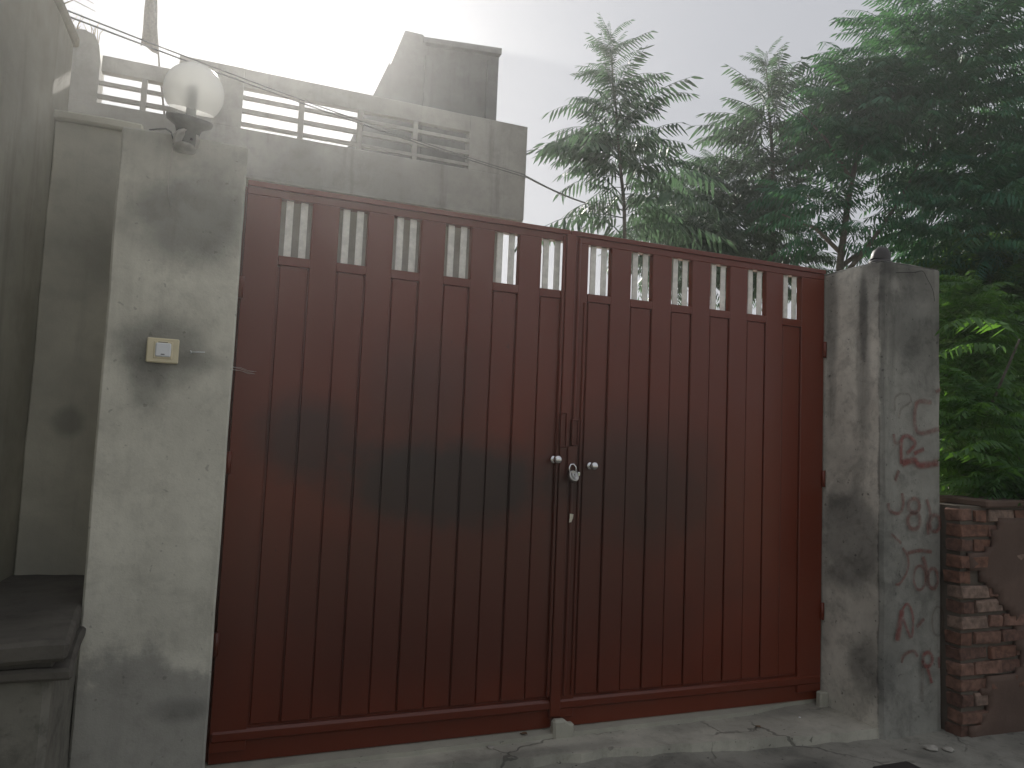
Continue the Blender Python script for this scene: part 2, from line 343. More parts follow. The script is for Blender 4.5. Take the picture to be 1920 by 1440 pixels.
# plaster cracks on the pillar: shallow dark open grooves as thin ribbons
GR = [('spray_faint', .009, [(3.549, 1.762), (3.548, 1.834), (3.587, 1.862), (3.656, 1.863), (3.666, 1.82), (3.597, 1.779), (3.578, 1.72)]),
 ('spray_brown', .018, [(3.836, 1.829), (3.716, 1.815), (3.721, 1.651), (3.897, 1.677)]), ('spray_brown', .014, [(3.867, 1.891), (3.908, 1.908)]),
 ('spray_red', .016, [(3.598, 1.462), (3.598, 1.599), (3.656, 1.623), (3.706, 1.581), (3.637, 1.521)]), ('spray_brown', .012, [(3.539, 1.632), (3.549, 1.582), (3.588, 1.584)]),
 ('spray_red', .026, [(3.603, 1.466), (3.696, 1.487), (3.745, 1.459), (3.887, 1.478)]), ('spray_red', .016, [(3.696, 1.523), (3.775, 1.555)]), ('spray_brown', .014, [(3.579, 1.426), (3.55, 1.368)]),
 ('spray_brown', .013, [(3.498, 1.24), (3.512, 1.198), (3.579, 1.184), (3.613, 1.234), (3.603, 1.298)]),
 ('spray_brown', .016, (3.696, 1.228, .044, .040)), ('spray_brown', .016, (3.696, 1.141, .049, .047)), ('spray_brown', .014, [(3.795, 1.264), (3.825, 1.185), (3.805, 1.12), (3.81, 1.062)]),
 ('spray_brown', .016, (3.861, 1.127, .04, .047)), ('spray_brown', .010, [(3.522, 1.071), (3.599, 1.014)]),
 ('spray_brown', .010, [(3.609, .989), (3.648, .939), (3.648, .868), (3.59, .793), (3.552, .787)]), ('spray_brown', .010, (3.741, .82, .047, .068)),
 ('spray_brown', .014, [(3.648, .96), (3.745, .973), (3.835, .965)]), ('spray_brown', .018, [(3.765, .937), (3.795, .865), (3.805, .772)]), ('spray_brown', .014, (3.845, .814, .04, .057)),
 ('spray_red', .024, [(3.605, .642), (3.567, .478)]), ('spray_red', .010, [(3.603, .642), (3.643, .678), (3.682, .628), (3.689, .558), (3.672, .489), (3.614, .596)]),
 ('spray_brown', .014, [(3.716, .546), (3.775, .589)]), ('spray_faint', .009, (3.884, .57, .047, .082)), ('spray_brown', .012, [(3.601, .355), (3.62, .395), (3.687, .415), (3.726, .382)]),
 ('spray_faint', .016, [(3.76, .129), (3.76, .386)]), ('spray_red', .015, (3.802, .361, .037, .04)), ('spray_red', .013, [(3.799, .317), (3.834, .227)]), ('spray_red', .012, [(3.889, .371), (3.893, .307)])]
def ribbon(name, pts, w, mat, parent, y=-.449, plane='y', wk=1.15):
    P = [Vector((p[0], p[1])) for p in pts]; Q = []
    for i in range(len(P) - 1):                                   # catmull-rom
        a, b_, c_, d = P[max(i - 1, 0)], P[i], P[i + 1], P[min(i + 2, len(P) - 1)]
        for k in range(4):
            t = k / 4; Q.append(.5 * ((2 * b_) + (c_ - a) * t + (2 * a - 5 * b_ + 4 * c_ - d) * t * t + (3 * b_ - a - 3 * c_ + d) * t ** 3))
    Q.append(P[-1]); V = []; n = len(Q)
    for i, q in enumerate(Q):
        d = (Q[min(i + 1, n - 1)] - Q[max(i - 1, 0)]); d = d.normalized() if d.length > 0 else Vector((1, 0)); nn = Vector((-d.y, d.x)) * w * wk
        V += [q + nn, q - nn]
    me = bpy.data.meshes.new(name)
    if plane == 'y': vv = [(v.x, y, v.y) for v in V]
    elif plane == 'x': vv = [(y, v.x, v.y) for v in V]
    else: vv = [(v.x, v.y, y) for v in V]
    me.from_pydata(vv, [], [(2 * i, 2 * i + 1, 2 * i + 3, 2 * i + 2) for i in range(n - 1)])
    uv = me.uv_layers.new(name='UVMap')
    for p in me.polygons:
        for li in p.loop_indices:
            vi = me.loops[li].vertex_index; uv.data[li].uv = ((vi // 2) / n, float(vi % 2))
    return link(name, me, mat, parent)
for m, w, g in GR:
    if isinstance(g, tuple):
        cx, cz, a, b_ = g; g = [(cx + a * math.cos(t), cz + b_ * math.sin(t)) for t in np.linspace(.3, 6.58, 13)]
    ribbon('graffiti_letter', g, w, M[m], pr)
M['crack'] = plain('crack_shadow', (.035, .033, .03), .95)
ribbon('plaster_crack', [(3.55, 2.565), (3.62, 2.575), (3.70, 2.585), (3.765, 2.60), (3.80, 2.56), (3.845, 2.50), (3.862, 2.43)], .004, M['crack'], pr, wk=.6)

fit = empty('lamp_socket', (PX0 + .22, -.2, 2.672)); tag(fit, 'small dark domed fitting on top of the right gate pillar', 'light fitting')
lathe('base_collar', [(0, -.01), (.066, -.01), (.068, .02), (.06, .03), (0, .03)], (PX0 + .235, -.2, 2.675), (0, 0, 1), M['dark'], fit, 18)
lathe('dome', [(.056, .0), (.058, .03), (.05, .06), (.032, .085), (0, .095)], (PX0 + .235, -.2, 2.703), (.25, -.05, 1), M['dark'], fit, 18)

# ------------------------------------------------------------------ red metal gate
G = empty('metal_gate', (1.73, 0, .03)); tag(G, 'closed dark red double-leaf metal gate with slotted top', 'gate')
Z0, Z1 = .027, 2.65; ZS0, ZS1 = 2.32, 2.592                          # slots
WO = .136; JL, JR = 1.668, 1.672
LC = [.2403 + .2672 * i for i in range(6)]; RC = [1.8627 + .2672 * i for i in range(6)]
bars_y = .018
def leaf(x0, x1, cs, hinge_right):
    lf = empty('leaf', ((x0 + x1) / 2, 0, Z0)); lf.parent = G; lf.matrix_parent_inverse = Matrix.Translation(-G.location)
    sx0, sx1 = cs[0] - WO / 2, cs[-1] + WO / 2
    # rails and stiles
    def B(name, *a, bev=.003, mat='red'):
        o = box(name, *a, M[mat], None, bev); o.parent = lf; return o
    def fix(o): o.matrix_parent_inverse = Matrix.Translation(-lf.location); return o
    parts = []
    parts.append(B('top_rail', x0, x1, -.004, .045, ZS1, Z1))
    parts.append(B('top_angle', x0, x1, -.016, .05, Z1 - .022, Z1 + .004, bev=.002))
    for c in cs: parts.append(B('slot_sill', c - WO / 2 - .004, c + WO / 2 + .004, -.0035, .04, 2.276, ZS0, bev=.002))
    parts.append(B('stile', x0, sx0 - .006, -.003, .045, Z0 + .05, ZS1))
    parts.append(B('stile', sx1 + .006, x1, -.003, .045, Z0 + .05, ZS1))
    # pressed boards below the slots, each its own strip with a groove between
    gw = .0045
    for i, c in enumerate(cs):
        parts.append(B('board', c - WO / 2 + gw, c + WO / 2 - gw, .004 + random.uniform(-.001, .001), .03, .185, 2.277, bev=.004))
        if i + 1 < len(cs):
            parts.append(B('board', c + WO / 2 + .002, cs[i + 1] - WO / 2 - .002, -.0025 + random.uniform(-.0008, .0008), .04, .185, ZS1 + .002, bev=.004))
    parts.append(B('backing_sheet', x0 + .004, x1 - .004, .0135, .022, .12, 2.27, bev=0))
    parts.append(B('bottom_rail', x0, x1, -.012, .045, .118, .172, bev=.012))
    parts.append(B('bottom_plate', x0 + .003, x1 - .003, .012, .035, Z0 + .0, .13, bev=0))
    for c in cs:
        for dx in (-.0335, .0335):
            parts.append(B('slot_bar', c + dx - .0165, c + dx + .0165, bars_y, bars_y + .008, ZS0 - .004, ZS1 + .004, bev=.001, mat='bar'))
    for o in parts: fix(o)
    return lf, fix, B
lfL, fixL, BL = leaf(.012, JL, LC, False)
lfR, fixR, BR = leaf(JR, 3.452, RC, True)
# centre stile mouldings and the astragal strip
fixL(BL('stile_moulding', 1.628, 1.646, -.015, -.002, .19, ZS1 + .03, bev=.004))
fixR(BR('astragal_strip', 1.648, 1.706, -.02, -.005, .09, Z1 - .02, bev=.004))
fixR(BR('stile_moulding', 1.722, 1.738, -.014, -.002, .19, ZS1 + .03, bev=.004))
fixR(BR('stile_moulding', 1.766, 1.782, -.014, -.002, .19, 2.27, bev=.004))
# latch housings: open frames over a dark slot
def frame(bx, fx, x0, x1, z0, z1, w=.008):
    bm = bmesh.new()
    for a in ((x0, x0 + w, z0, z1), (x1 - w, x1, z0, z1), (x0 + w, x1 - w, z1 - w, z1), (x0 + w, x1 - w, z0, z0 + w)):
        add_box(bm, a[0], a[1], -.034, -.019, a[2], a[3], .002)
    o = done(bm, 'latch_housing', M['red']); return o
for fx, lf, a in ((fixL, lfL, (1.642, 1.682, 1.478, 1.665)), (fixR, lfR, (1.71, 1.752, 1.49, 1.63))):
    o = frame(None, None, *a); o.parent = lf; fx(o)
    s = box('latch_slot', a[0] + .008, a[1] - .008, -.0235, -.0195, a[2] + .008, a[3] - .008, M['red']); s.parent = lf; fx(s)
for x, lf, fx in ((.006, lfL, fixL), (3.442, lfR, fixR)):
    o = box('added_gap_strip', x - .01, x + .0205, .046, .075, .024, 2.64, M['red']); o.parent = lf; fx(o)  # strips added behind the hinge sides to stop sun leaking past the gate
hp = box('hasp', 1.69, 1.745, -.034, -.026, 1.352, 1.485, M['red'], None, .003); hp.parent = lfR; fixR(hp)
for hz in (.55, 1.35, 2.15):
    for lf, fx, x in ((lfL, fixL, .012), (lfR, fixR, 3.45)):
        bm = bmesh.new(); add_tube(bm, [(x, -.012, hz - .05), (x, -.012, hz + .05)], .012, 10); o = done(bm, 'hinge', M['red'], None, True); o.parent = lf; fx(o)

def knob(x, z, label):
    k = empty('gate_knob', (x, -.003, z)); tag(k, label, 'knob', 'knobs at the centre of the gate')
    lathe('rose', [(0, .0), (.021, .0), (.021, .005), (.014, .009), (.009, .01)], (x, -.0045, z), (0, -1, 0), M['chrome'], k, 24)
    lathe('grip', [(.009, 0), (.008, .014), (.013, .02), (.021, .03), (.0235, .041), (.021, .051), (.012, .058), (0, .06)], (x, -.0145, z), (0, -1, .05), M['chrome'], k, 24)
knob(1.622, 1.412, 'round chrome knob on the left gate leaf beside the padlock')
knob(1.838, 1.384, 'round chrome knob on the right gate leaf')

pk = empty('padlock', (1.716, -.05, 1.335)); tag(pk, 'round steel padlock hanging at the centre of the gate', 'padlock')
ax = Vector((.25, -.86, .42)).normalized()
lathe('lock_body', [(0, -.012), (.027, -.012), (.032, -.007), (.032, .006), (.028, .011), (.024, .011), (.022, .008), (0, .008)], (1.716, -.055, 1.328), ax, M['steel'], pk, 28)
lathe('face_ring', [(.009, .0), (.009, .004), (.013, .005), (.013, 0)], (1.716, -.065, 1.334), ax, M['chrome'], pk, 20)
tube('shackle', [(1.696 , -.05, 1.35), (1.694, -.047, 1.373), (1.703, -.045, 1.39), (1.72, -.044, 1.392), (1.733, -.046, 1.378), (1.735, -.05, 1.352)], .0045, M['chrome'], pk, 8)
box('key_cover', 1.738, 1.754, -.062, -.05, 1.33, 1.352, M['chrome'], pk, .003)
tg = empty('paper_tag', (1.724, -.03, 1.108)); tag(tg, 'tiny pale tag stuck on the gate below the padlock', 'tag')
bm = bmesh.new(); pts = [(1.716, 1.131), (1.738, 1.128), (1.737, 1.108), (1.728, 1.086), (1.716, 1.084), (1.718, 1.108)]
fv = [bm.verts.new((x, -.0235 - .006 * ((z - 1.084) / .05), z)) for x, z in pts]; f = bm.faces.new(fv)
r = bmesh.ops.extrude_face_region(bm, geom=[f]); [setattr(v.co, 'y', v.co.y + .002) for v in r['geom'] if isinstance(v, bmesh.types.BMVert)]
bmesh.ops.recalc_face_normals(bm, faces=bm.faces[:]); done(bm, 'tag_sheet', M['paper'], tg)
wt = empty('wire_tie', (.03, -.02, 1.77)); tag(wt, 'twisted thin wire tied round the left edge of the gate', 'wire')
for a in range(4):
    pts = [(-.02 + .03 * k + random.uniform(-.004, .004), -.022 - .006 * math.sin(k * 1.3 + a), 1.768 + .006 * a + random.uniform(-.006, .006) - .004 * k) for k in range(5)]
    tube('strand', pts, .0009, M['wire'], wt, 5)
st = rough_box('floor_stop', 1.648, 1.768, -.07, -.021, -.01, .092, M['sill'], None, .03, .006, .012, 3, lambda v: setattr(v.co, 'z', v.co.z - (.022 if v.co.x > 1.72 and v.co.z > .05 else 0))); tag(st, 'pale cement stop block under the join of the gate leaves', 'stop block')
st = rough_box('floor_stop', 3.40, 3.462, -.06, -.016, -.01, .085, M['sill'], None, .03, .003, .008, 2); tag(st, 'small pale cement block under the right end of the gate', 'stop block')

# ------------------------------------------------------------------ doorbell, wall plug, globe lamp
bl = empty('doorbell', (-.264, -.44, 1.79)); tag(bl, 'square cream doorbell plate with white push button on the left pillar', 'doorbell')
YB = -.4405
box('plate', -.321, -.207, YB - .011, YB + .004, 1.743, 1.839, M['cream'], bl, .004)
box('button_frame', -.296, -.229, YB - .0145, YB - .0105, 1.759, 1.826, M['cream'], bl, .002)
bm = bmesh.new(); add_box(bm, -.2895, -.2345, YB - .022, YB - .0142, 1.766, 1.8195, .004)
for v in bm.verts:
    if v.co.y < YB - .016: v.co.y += (.793 - v.co.z + 1.0) * .09 if v.co.z > 1.793 else 0
pb = done(bm, 'push_button', M['white'], bl)
box('indicator_slit', -.269, -.256, YB - .0226, YB - .0214, 1.7735, 1.777, M['dark'], bl)
box('top_slit', -.281, -.248, YB - .0152, YB - .0143, 1.8215, 1.8235, M['dark'], bl)
wp = empty('wall_plug', (-.14, -.44, 1.794)); tag(wp, 'tiny white plastic plug sticking out of the pillar beside the doorbell', 'wall plug')
tube('plug_body', [(-.163, -.438, 1.793), (-.14, -.452, 1.7945), (-.113, -.462, 1.796)], [.0028, .0026, .0016], M['white'], wp, 8)
tube('plug_flange', [(-.166, -.4405, 1.800), (-.161, -.4425, 1.7935), (-.166, -.4405, 1.787)], .0018, M['white'], wp, 6)

LB = Vector((-.238, -.44, 2.634)); LA = Vector((.09, -.26, 1)).normalized()
lm = empty('globe_lamp', LB); tag(lm, 'frosted globe lamp leaning out from the top of the left pillar', 'lamp')
lathe('mount_ring', [(.0, -.012), (.034, -.012), (.047, -.008), (.05, .006), (.044, .012), (.036, .009), (.0, .009)], LB + Vector((0, -.02, -.004)), (.35, -.75, -.5), M['steel'], lm, 26)
lathe('mount_plate', [(0, 0), (.041, 0), (.041, .006), (.03, .012), (0, .012)], LB + Vector((-.004, -.012, -.034)), (0, -.35, -1), M['steel'], lm, 22)
for q in ((.02, -.042, -.005), (-.012, -.036, -.02)):
    lathe('screw', [(0, -.002), (.005, -.002), (.005, .002), (0, .003)], LB + Vector(q), (.35, -.75, -.5), M['dark'], lm, 8)
lathe('neck', [(.0, -.02), (.036, -.02), (.04, .02), (.05, .05), (.082, .068), (.088, .082), (.086, .09), (.0, .09)], LB + LA * .0, LA, M['collar'], lm, 28)
gc = .19; R_ = .112
prof = [(R_ * math.sin(a), gc - R_ * math.cos(a)) for a in np.linspace(math.radians(50), math.pi, 26)]
prof = [(.0001 if i == len(prof) - 1 else r, h) for i, (r, h) in enumerate(prof)]
prof[-1] = (0, prof[-1][1])
lathe('globe', prof, LB, LA, M['globe'], lm, 40)
lathe('bulb', [(0, .088), (.018, .088), (.019, .13), (.022, .14), (.022, .2), (.018, .22), (0, .228)], LB, LA, M['white'], lm, 16)
tube('supply_wire', [(-.375, -.42, 2.66), (-.345, -.435, 2.665), (-.315, -.445, 2.668), (-.295, -.45, 2.655), (-.285, -.455, 2.63), (-.262, -.455, 2.62)], .0035, M['cable'], lm, 6)
hw = tube('hanging_wire', [(-.285, -.44, 2.60), (-.287, -.445, 2.53), (-.292, -.444, 2.46), (-.288, -.444, 2.41), (-.277, -.443, 2.36)], .0013, M['wire'], None, 5)
tag(hw, 'thin loose wire end hanging down the left pillar under the globe lamp', 'wire')

# ------------------------------------------------------------------ porch house behind the gate
H = empty('porch_house', (.6, 3, 0)); tag(H, 'grey plastered house porch with slatted parapet behind the gate', 'house')
box('wall', -1.6, 2.10, 2.35, 2.6, -.1, 3.33, M['house'], H)
box('wall', 1.86, 2.098, 2.6, 6.4, -.1, 3.33, M['house'], H)
box('roof_slab', -1.62, 2.195, 2.014, 6.5, 3.31, 3.45, M['house'], H)
box('fascia', -1.62, 2.198, 2.0, 2.12, 3.318, 3.667, M['house'], H, .006)
box('drip_edge', -1.62, 2.175, 1.988, 2.03, 3.304, 3.33, M['house'], H, .004)
P = empty('parapet', (.6, 2.05, 3.66)); P.parent = H; P.matrix_parent_inverse = Matrix.Translation(-H.location)
def pp(name, *a, bev=.003):
    o = box(name, *a, M['house'], None, bev); o.parent = P; o.matrix_parent_inverse = Matrix.Translation(-P.location)
pp('pier', -.455, -.022, 2.002, 2.11, 3.665, 4.112)
pp('pier', 1.70, 2.2, 2.002, 2.11, 3.665, 4.112)
pp('coping', -.022, 1.70, 2.003, 2.065, 3.972, 4.11)
for x in (.37, .805, 1.235): pp('post', x, x + .04, 2.004, 2.05, 3.665, 3.974)
for xa, xb in ((-.022, .37), (.41, .805), (.845, 1.235), (1.275, 1.70)):
    for za, zb in ((3.886, 3.914), (3.785, 3.818), (3.690, 3.717)): pp('slat', xa, xb, 2.006, 2.034, za, zb, bev=.002)
pp('coping', -.93, -.455, 2.003, 2.065, 3.888, 4.0)
pp('post', -.68, -.645, 2.004, 2.05, 3.58, 3.89); 
for xa, xb in ((-.942, -.68), (-.645, -.455)):
    for za, zb in ((3.796, 3.822), (3.70, 3.731), (3.612, 3.634)): pp('slat', xa, xb, 2.006, 2.034, za, zb, bev=.002)
o = prism('end_pier', [(-1.5, 3.45), (-.944, 3.45), (-.94, 3.95), (-.955, 4.06), (-.985, 4.128), (-1.05, 4.15), (-1.22, 4.12), (-1.5, 4.13)], 2.001, 2.2, M['house']); o.parent = P; o.matrix_parent_inverse = Matrix.Translation(-P.location)
# lower the fascia on the far left so the lower slats stay open
# stair tower on the roof
T = empty('stair_tower', (1.9, 4.6, 3.45)); tag(T, 'grey rooftop stair tower with a sloping side above the porch', 'tower')
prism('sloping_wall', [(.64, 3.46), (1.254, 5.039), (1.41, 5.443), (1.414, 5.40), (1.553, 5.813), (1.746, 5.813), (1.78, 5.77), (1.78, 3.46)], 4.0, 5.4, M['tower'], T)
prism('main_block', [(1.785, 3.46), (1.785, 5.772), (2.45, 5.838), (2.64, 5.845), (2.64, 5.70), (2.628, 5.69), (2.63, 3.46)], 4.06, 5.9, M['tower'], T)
prism('roof_lip', [(1.75, 5.73), (1.75, 5.785), (2.645, 5.87), (2.645, 5.80)], 3.985, 5.95, M['tower'], T)
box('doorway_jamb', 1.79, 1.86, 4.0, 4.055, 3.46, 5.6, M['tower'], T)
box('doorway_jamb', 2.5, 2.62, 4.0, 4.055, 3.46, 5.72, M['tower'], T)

# dry stalks on the end pier
dp = empty('dry_plants', (-1.07, 2.1, 4.13)); tag(dp, 'dry grass stalks growing on top of the roof pier at far left', 'dry plant')
for i in range(26):
    x = random.uniform(-1.2, -.98); h = random.uniform(.05, .17); a = random.uniform(-.06, .06)
    tube('stalk', [(x, 2.08 + random.uniform(-.04, .08), 4.10), (x + a * .4, 2.08, 4.12 + h * .6), (x + a, 2.07, 4.12 + h)], [.004, .003, .0012], M['straw'], dp, 4)

# ------------------------------------------------------------------ left house: recessed wall, tall side wall, bench
W = empty('side_wall', (-.7, .2, 0)); tag(W, 'dark plastered wall in the recess left of the gate pillar', 'wall')
rough_box('wall_panel', -.82, -.465, .2, .42, -.1, 2.86, M['leftwall'], W, .2, .006, .006, 5)
rough_box('coping', -.825, -.46, .17, .45, 2.858, 2.90, M['leftwall'], W, .1, .006, .008, 6)
def lean(v): v.co.x -= .08 * max(0., .2 - v.co.y)                  # wall turned askew to keep grazing sun off its face
LW = empty('tall_wall', (-1.0, -1.2, 0)); tag(LW, 'tall dark plaster wall running toward the viewer at the left edge', 'wall')
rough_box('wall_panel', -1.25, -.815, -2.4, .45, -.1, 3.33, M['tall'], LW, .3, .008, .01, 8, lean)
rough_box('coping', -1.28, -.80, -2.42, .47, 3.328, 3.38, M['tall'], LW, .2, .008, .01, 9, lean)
tw = empty('dry_twigs', (-.85, .1, 3.38)); tag(tw, 'thin dry twigs hanging over the top of the tall wall at far left', 'dry plant')
for i in range(18):
    y = random.uniform(-.35, .2); x = -.84 + random.uniform(-.04, .03)
    tube('twig', [(x, y, 3.37), (x + random.uniform(.02, .05), y + random.uniform(-.05, .05), 3.40 + random.uniform(0, .05)), (x + random.uniform(.07, .15), y + random.uniform(-.1, .1), 3.36 + random.uniform(-.02, .07))], [.003, .002, .0008], M['straw'], tw, 4)
def skew(v): v.co.x += .09 * max(0., -.436 - v.co.y) if v.co.x > -.6 else 0
BN = empty('cement_bench', (-.62, -.6, 0)); tag(BN, 'dark cement bench slab beside the left pillar at the bottom left', 'bench')
rough_box('seat_slab', -1.3, -.468, -1.0, .21, .775, .834, M['bench'], BN, .06, .012, .012, 11, skew)
rough_box('lower_ledge', -1.3, -.456, -.965, .21, .712, .752, M['bench'], BN, .06, .012, .01, 12, skew)
rough_box('base', -1.3, -.474, -.93, .19, -.12, .72, M['benchbase'], BN, .1, .012, .02, 13)
rough_box('spacer', -1.3, -.47, -.94, .2, .74, .79, M['bench'], BN, .2, .002, .004, 14)

# ------------------------------------------------------------------ brick wall on the right
BW = empty('brick_wall', (4.6, -.44, -.1)); tag(BW, 'old reddish brick wall with crumbling mud plaster right of the pillar', 'wall')
bx0 = 3.937
box('added_gap_filler', 3.9325, 3.956, -.41, -.3, -.16, 1.235, M['mortar'], BW)  # filler added between pillar and wall so no sun line slips through
box('core', 3.954, 7.2, -.535, -.3, -.16, 1.235, M['mortar'], BW)
bmes = []
for i in range(6):
    bm = bmesh.new(); add_box(bm, 0, .215, 0, .10, 0, .068, .006)
    for v in bm.verts: v.co += Vector([random.uniform(-.005, .005) for _ in range(3)])
    me = bpy.data.meshes.new('brick'); bm.to_mesh(me); bm.free(); me.materials.append(M['brick'][i % 4]); bmes.append(me)
    bm = bmesh.new(); add_box(bm, 0, .10, 0, .10, 0, .068, .006)
    for v in bm.verts: v.co += Vector([random.uniform(-.005, .005) for _ in range(3)])
    me = bpy.data.meshes.new('brick'); bm.to_mesh(me); bm.free(); me.materials.append(M['brick'][(i + 1) % 4]); bmes.append(me)
for c in range(16):
    x = bx0 + random.uniform(-.006, .01); k = 0
    while x < 5.3:
        half = (c % 2 == 1 and k == 0) or random.random() < .1
        L_ = .10 if half else .215
        if random.random() > .035 or k == 0:
            o = link('brick', bmes[2 * random.randrange(6) + (1 if half else 0)]); o.parent = BW; o.matrix_parent_inverse = Matrix.Translation(-BW.location)
            o.location = (x, -.552 + random.uniform(-.008, .012), -.15 + c * .0865 + random.uniform(-.003, .003)); o.rotation_euler = (random.uniform(-.02, .02), random.uniform(-.02, .02), random.uniform(-.03, .03))
        x += L_ + random.uniform(.008, .018); k += 1
bm = bmesh.new(); nx, nz = 46, 40; gv = {}                        # mud plaster still clinging to the wall
for i in range(nx + 1):
    for j in range(nz + 1):
        x = 4.0 + 2.2 * i / nx; z = -.16 + 1.33 * j / nz
        q = mnoise.noise(Vector((x * 2.2, 0, z * 2.6))) + .5 * mnoise.noise(Vector((x * 7, 1, z * 7)))
        gv[i, j] = (bm.verts.new((x, -.562 - .012 * mnoise.noise(Vector((x * 6, 2, z * 6))), z)), q)
for i in range(nx):
    for j in range(nz):
        x = 4.0 + 2.2 * i / nx; z = -.16 + 1.33 * j / nz
        lim = 4.19 + .17 * math.sin(z * 4.2 + .5) + (.16 if z > .95 else 0) - (.22 if z < .25 else 0)
        if x + gv[i, j][1] * .16 > lim: bm.faces.new((gv[i, j][0], gv[i + 1, j][0], gv[i + 1, j + 1][0], gv[i, j + 1][0]))
for v in [v for v in bm.verts if not v.link_faces]: bm.verts.remove(v)
r = bmesh.ops.extrude_face_region(bm, geom=bm.faces[:])
for v in r['geom']:
    if isinstance(v, bmesh.types.BMVert): v.co.y += .03
bmesh.ops.recalc_face_normals(bm, faces=bm.faces[:]); done(bm, 'mud_plaster', M['mud'], BW, True)
rough_box('coping', 4.12, 7.2, -.575, -.25, 1.232, 1.275, M['mud'], BW, .12, .01, .01, 21)

# ------------------------------------------------------------------ flag, cables
fg = empty('flag', (-.54, 2.3, 3.5)); tag(fg, 'limp faded pennant on a thin pole above the porch parapet', 'flag')
tube('pole', [(-.50, 2.4, 3.48), (-.615, 2.4, 4.166), (-.66, 2.4, 4.5), (-.74, 2.4, 5.1)], [.008, .007, .006, .005], M['bark'], fg, 6)
bm = bmesh.new(); rows = 22; cols = 10; gr = []
for j in range(rows + 1):
    t = j / rows; z = 5.0 - .70 * t; cx = -.718 + .028 * t; w = .012 + .117 * t ** .8
    row = []
    for i in range(cols + 1):
        s = i / cols; x = cx - w / 2 + w * s + .004 * math.sin(9 * t + i); y = 2.4 + .018 * t * math.sin(s * 9 + t * 3) + .004
        row.append(bm.verts.new((x, y, z - .03 * s * t + (.012 * math.sin(s * 5) if j == rows else 0))))
    gr.append(row)
for j in range(rows):
    for i in range(cols): bm.faces.new((gr[j][i], gr[j][i + 1], gr[j + 1][i + 1], gr[j + 1][i]))
done(bm, 'cloth', M['flag'], fg, True)
cb = empty('overhead_cable', (-.8, -.15, 3.2)); tag(cb, 'twin overhead cable running from the left wall past the parapet to the trees', 'cable')
def sag(a, b, s, n=14): return [Vector(a).lerp(Vector(b), i / n) - Vector((0, 0, s * 4 * (i / n) * (1 - i / n))) for i in range(n + 1)]
tube('strand', sag((-.83, .25, 3.375), (2.184, 1.97, 3.672), .03) , .0042, M['cable'], cb, 6)
tube('strand', sag((-.83, .25, 3.40), (2.184, 1.97, 3.69), .034), .0036, M['cable'], cb, 6)
tube('far_strand', sag((2.184, 1.97, 3.68), (4.9, 5.0, 4.66), .08), .009, M['cable'], cb, 6)

# ------------------------------------------------------------------ small litter
def litter(name, x, y, z, s, mat, label, cat, flat=.35, grp='litter on the apron'):
    bm = bmesh.new(); bmesh.ops.create_icosphere(bm, subdivisions=2, radius=s)
    for v in bm.verts: v.co *= 1 + .35 * mnoise.noise(v.co * 40 + Vector((x * 9, y, 0))); v.co.z *= flat; v.co += Vector((x, y, z + s * flat * .7))
    o = done(bm, name, mat, None, False); tag(o, label, cat, grp); return o
def dry_leaf(x, y, z, s, rot, label):
    bm = bmesh.new(); vs_ = []
    for i, (a, w) in enumerate(((0, .02), (.25, .3), (.5, .38), (.75, .25), (1, .0))):
        for sgn in (-1, 0, 1):
            vs_.append(bm.verts.new(((a - .5) * s, sgn * w * s, .12 * s * abs(sgn) * (1.2 if i % 2 else .8) + .06 * s * math.sin(a * 5))))
    for i in range(4):
        for k in range(2): bm.faces.new((vs_[i * 3 + k], vs_[i * 3 + 3 + k], vs_[i * 3 + 4 + k], vs_[i * 3 + 1 + k]))
    bmesh.ops.transform(bm, matrix=Matrix.Translation((x, y, z)) @ Matrix.Rotation(rot, 4, 'Z'), verts=bm.verts)
    o = done(bm, 'dry_leaf', M['dryleaf'], None, True); tag(o, label, 'leaf', 'litter on the apron')
dry_leaf(2.52, -.035, .006, .055, .4, 'curled brown leaf on the apron before the right gate leaf')
dry_leaf(2.80, -.226, .006, .035, 1.9, 'small dark leaf lying mid-apron toward the right pillar')
dry_leaf(1.50, -.03, .026, .04, 2.4, 'small brown leaf on the threshold left of the gate join')
litter('pebble', 1.30, -.09, .0, .018, M['stone'], 'pale pebble on the apron left of the gate join', 'pebble')
litter('pebble', 3.15, -.16, .0, .007, M['white'], 'tiny white speck of stone near the right pillar foot', 'pebble')
litter('rubble', 3.62, -.62, -.05, .035, M['stone'], 'pale lump of rubble at the foot of the right pillar', 'rubble')
litter('rubble', 3.70, -.66, -.05, .03, M['stone'], 'smaller rubble lump touching the pale one before the right pillar', 'rubble')
dk = rough_box('loose_brick', 3.03, 3.26, -.90, -.775, -.06, -.005, M['dark'], None, .06, .004, .006, 31); tag(dk, 'dark flat brick lying at the bottom edge near the right pillar', 'brick')

